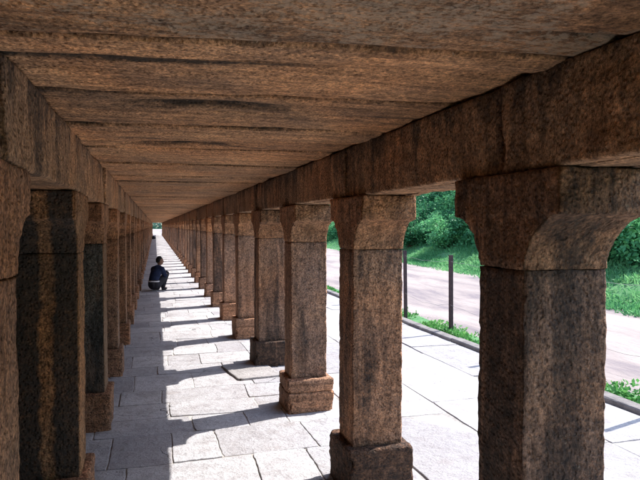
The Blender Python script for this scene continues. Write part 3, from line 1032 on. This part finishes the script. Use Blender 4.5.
# ------------------------------------------------------------------ the crouching person
def skin_obj(name, pts, edges, radii, mat, parent, sub=2, root=0, voxel=.011, squash=None):
    """one continuous surface grown round a skeleton of tapered limbs"""
    V = []; F = []
    for (a, b) in edges:
        A = np.array(pts[a]); B = np.array(pts[b])
        ra = radii[a] if isinstance(radii[a], tuple) else (radii[a],) * 2
        rb = radii[b] if isinstance(radii[b], tuple) else (radii[b],) * 2
        L = np.linalg.norm(B - A); d = (B - A) / L
        sx = np.array([1.0, 0, 0]) - d * d[0]
        if np.linalg.norm(sx) < .2: sx = np.array([0, 1.0, 0]) - d * d[1]
        sx /= np.linalg.norm(sx); sy = np.cross(d, sx)
        n = 20; rows = []
        for k in range(7):
            th = math.pi / 2 * k / 6
            rows.append((A - d * ra[1] * math.cos(th), ra, math.sin(th)))
        for k in range(1, 7):
            t = k / 7
            rows.append((A + (B - A) * t, (ra[0] * (1 - t) + rb[0] * t, ra[1] * (1 - t) + rb[1] * t), 1))
        for k in range(7):
            th = math.pi / 2 * k / 6
            rows.append((B + d * rb[1] * math.sin(th), rb, math.cos(th)))
        o = len(V)
        for (c, r_, s_) in rows:
            s_ = max(s_, .02)
            for q in range(n):
                th = 2 * math.pi * q / n
                V.append(c + sx * math.cos(th) * r_[0] * s_ + sy * math.sin(th) * r_[1] * s_)
        m = len(rows)
        for i in range(m - 1):
            for q in range(n):
                x = o + i * n + q; y_ = o + i * n + (q + 1) % n
                F.append((x, y_, y_ + n, x + n))
        F.append(tuple(o + q for q in range(n))[::-1]); F.append(tuple(o + (m - 1) * n + q for q in range(n)))
    me = mesh_np(name, V, F, [mat])
    o = link(name, me, parent)
    rm = o.modifiers.new('remesh', 'REMESH'); rm.mode = 'VOXEL'; rm.voxel_size = voxel; rm.use_smooth_shade = True
    sm_ = o.modifiers.new('smooth', 'SMOOTH'); sm_.factor = .5; sm_.iterations = 5 if voxel > .005 else 2
    dg = bpy.context.evaluated_depsgraph_get()
    me2 = bpy.data.meshes.new_from_object(o.evaluated_get(dg))
    o.modifiers.clear()
    o.data = me2
    me2.name = name
    me2.materials.clear(); me2.materials.append(mat)
    return o

def ellipsoid(name, c, r, mat, parent, noise=0.0, seed=0, cut=None, nu=28, nv=18, shape=None):
    V = []; F = []
    for i in range(nv + 1):
        ph = math.pi * i / nv
        for j in range(nu):
            th_ = 2 * math.pi * j / nu
            V.append((math.sin(ph) * math.cos(th_), math.sin(ph) * math.sin(th_), math.cos(ph)))
    V = np.array(V)
    s = 1 + noise * fbm(V * 4, seed, 3)
    V = V * s[:, None]
    if shape is not None: V = shape(V)
    V = V * np.array(r) + np.array(c)
    for i in range(nv):
        for j in range(nu):
            a = i * nu + j; b = i * nu + (j + 1) % nu
            F.append((a, a + nu, b + nu, b))
    return link(name, mesh_np(name, V, F, [mat]), parent)

PX, PY = .035, 15.05
per = empty('person', (PX, PY, 0), R(-34))
per.scale = (.86, .95, 1.0)       # local +Y is where the body faces
tag(per, 'person squatting on the floor in navy shirt and dark trousers, head turned right', 'person')
# local frame: x right, y forward, z up; squat: hips low, back curved forward, knees up
P_ = [(0, -.13, .16),      # 0 pelvis
      (0, -.13, .28),      # 1 waist
      (0, -.055, .41),      # 2 chest
      (0, .045, .53),       # 3 upper chest
      (0, .095, .58),      # 4 neck base
      (0, .125, .64),      # 5 neck top
      (.145, .045, .515), (.205, .10, .37), (.15, .26, .43), (.10, .31, .44),       # 6-9 right shoulder elbow wrist palm
      (-.145, .045, .515), (-.205, .10, .37), (-.13, .25, .42), (-.07, .30, .43),   # 10-13 left
      (.085, -.08, .15), (.15, .24, .40), (.115, .12, .08), (.12, .24, .035),    # 14-17 right hip knee ankle toe
      (-.085, -.08, .15), (-.15, .24, .40), (-.115, .12, .08), (-.12, .24, .035),
      (0, -.132, .215)]
E_ = [(0, 1), (1, 2), (2, 3), (3, 4), (4, 5), (3, 6), (6, 7), (7, 8), (8, 9), (3, 10), (10, 11), (11, 12), (12, 13),
      (0, 14), (14, 15), (15, 16), (16, 17), (0, 18), (18, 19), (19, 20), (20, 21)]
Rr = [(.155, .12), (.13, .10), (.145, .105), (.12, .085), .055, .05,
      .06, .042, .028, (.034, .02), .06, .042, .028, (.034, .02),
      .088, .062, .042, (.04, .025), .088, .062, .042, (.04, .025), (.148, .118)]
body = skin_obj('body', P_, E_, Rr, M['skin'], per)
# clothes follow the body
def cloth(name, idx, ed, grow, mat, rad=None):
    mp = {a: i for i, a in enumerate(idx)}
    rads = []
    for a in idx:
        q = Rr[a]; q = q if isinstance(q, tuple) else (q, q)
        rads.append((q[0] + grow, q[1] + grow))
    pts = [P_[a] for a in idx]
    if rad: rads = rad(rads)
    return skin_obj(name, pts, [(mp[a], mp[b]) for a, b in ed], rads, mat, per)
Pm = P_[:]
sh = cloth('shirt', [1, 2, 3, 4, 6, 7, 10, 11], [(1, 2), (2, 3), (3, 4), (3, 6), (6, 7), (3, 10), (10, 11)], .016, M['shirt'],
           rad=lambda r: r[:3] + [(.06, .055)] + r[4:])
tr_ = cloth('trousers', [0, 14, 15, 16, 18, 19, 20, 22], [(0, 22), (0, 14), (14, 15), (15, 16), (0, 18), (18, 19), (19, 20)], .014, M['trousers'])
ellipsoid('shirt_hem', (0, -.128, .238), (.172, .150, .036), M['white'], per, .05, 3)
ellipsoid('collar', (0, .095, .600), (.066, .066, .024), M['white'], per, .03, 4)
for s in (-1, 1):
    ellipsoid('shoe', (.118 * s, .18, .035), (.045, .125, .036), M['trousers'], per, .03, 5)
# fingers
for s, pm_ in ((1, P_[9]), (-1, P_[13])):
    for f in range(4):
        ox = (f - 1.5) * .017
        L = (.062, .072, .068, .054)[f]
        q = [(pm_[0] + ox, pm_[1] + .02, pm_[2]), (pm_[0] + ox * 1.1, pm_[1] + .02 + L * .5, pm_[2] - .012), (pm_[0] + ox * 1.1, pm_[1] + .02 + L * .8, pm_[2] - .038)]
        skin_obj('finger', q, [(0, 1), (1, 2)], [.009, .008, .007], M['skin'], per, voxel=.0035)
    q = [(pm_[0] - s * .02, pm_[1] - .01, pm_[2]), (pm_[0] - s * .042, pm_[1] + .018, pm_[2] - .01), (pm_[0] - s * .046, pm_[1] + .042, pm_[2] - .02)]
    skin_obj('thumb', q, [(0, 1), (1, 2)], [.011, .009, .008], M['skin'], per, voxel=.0035)
# head, turned to the right (towards the open side)
hd = empty('head', (0, .145, .715), R(-48)); hd.parent = per
def headshape(V):
    V = V.copy()
    f = V[:, 1] > 0
    low = np.clip(-V[:, 2], 0, 1)
    V[:, 0] *= 1 - .28 * low
    V[:, 1] *= np.where(f, 1 - .05 * low, 1 - .25 * low)
    nose = np.exp(-((V[:, 0] / .13) ** 2 + ((V[:, 2] + .12) / .22) ** 2)) * (V[:, 1] > .5)
    V[:, 1] += nose * .2
    eye = (np.exp(-(((V[:, 0] - .36) / .16) ** 2 + ((V[:, 2] - .06) / .13) ** 2)) + np.exp(-(((V[:, 0] + .36) / .16) ** 2 + ((V[:, 2] - .06) / .13) ** 2))) * (V[:, 1] > .3)
    V[:, 1] -= eye * .12
    return V
ellipsoid('face', (0, 0, 0), (.074, .092, .108), M['skin'], hd, 0, 0, nu=40, nv=30, shape=headshape)
def hairshape(V):
    V = V.copy()
    front_ = (V[:, 1] > .25) & (V[:, 2] < .45)
    V[front_] *= .86
    V[V[:, 2] < -.55] *= .85
    return V
ellipsoid('hair', (0, -.016, .022), (.085, .096, .104), M['hair'], hd, .05, 6, nu=40, nv=30, shape=hairshape)
for s in (-1, 1):
    ellipsoid('ear', (.078 * s, .0, -.01), (.012, .02, .03), M['skin'], hd, 0, 0, nu=12, nv=8)
    ellipsoid('eye', (.027 * s, .078, .006), (.011, .008, .007), M['white'], hd, 0, 0, nu=10, nv=8)
ellipsoid('mouth', (0, .082, -.058), (.022, .009, .007), M['skin'], hd, 0, 0, nu=12, nv=8)

# small dark bundle far down the walkway
bd = ellipsoid('cloth_bundle', (0, 0, 0), (.24, .2, .20), M['bundle'], None, .22, 9)
bd.location = (-.17, 72.0, .16)
tag(bd, 'small dark bundle lying on the floor near the far end of the walkway', 'bundle')
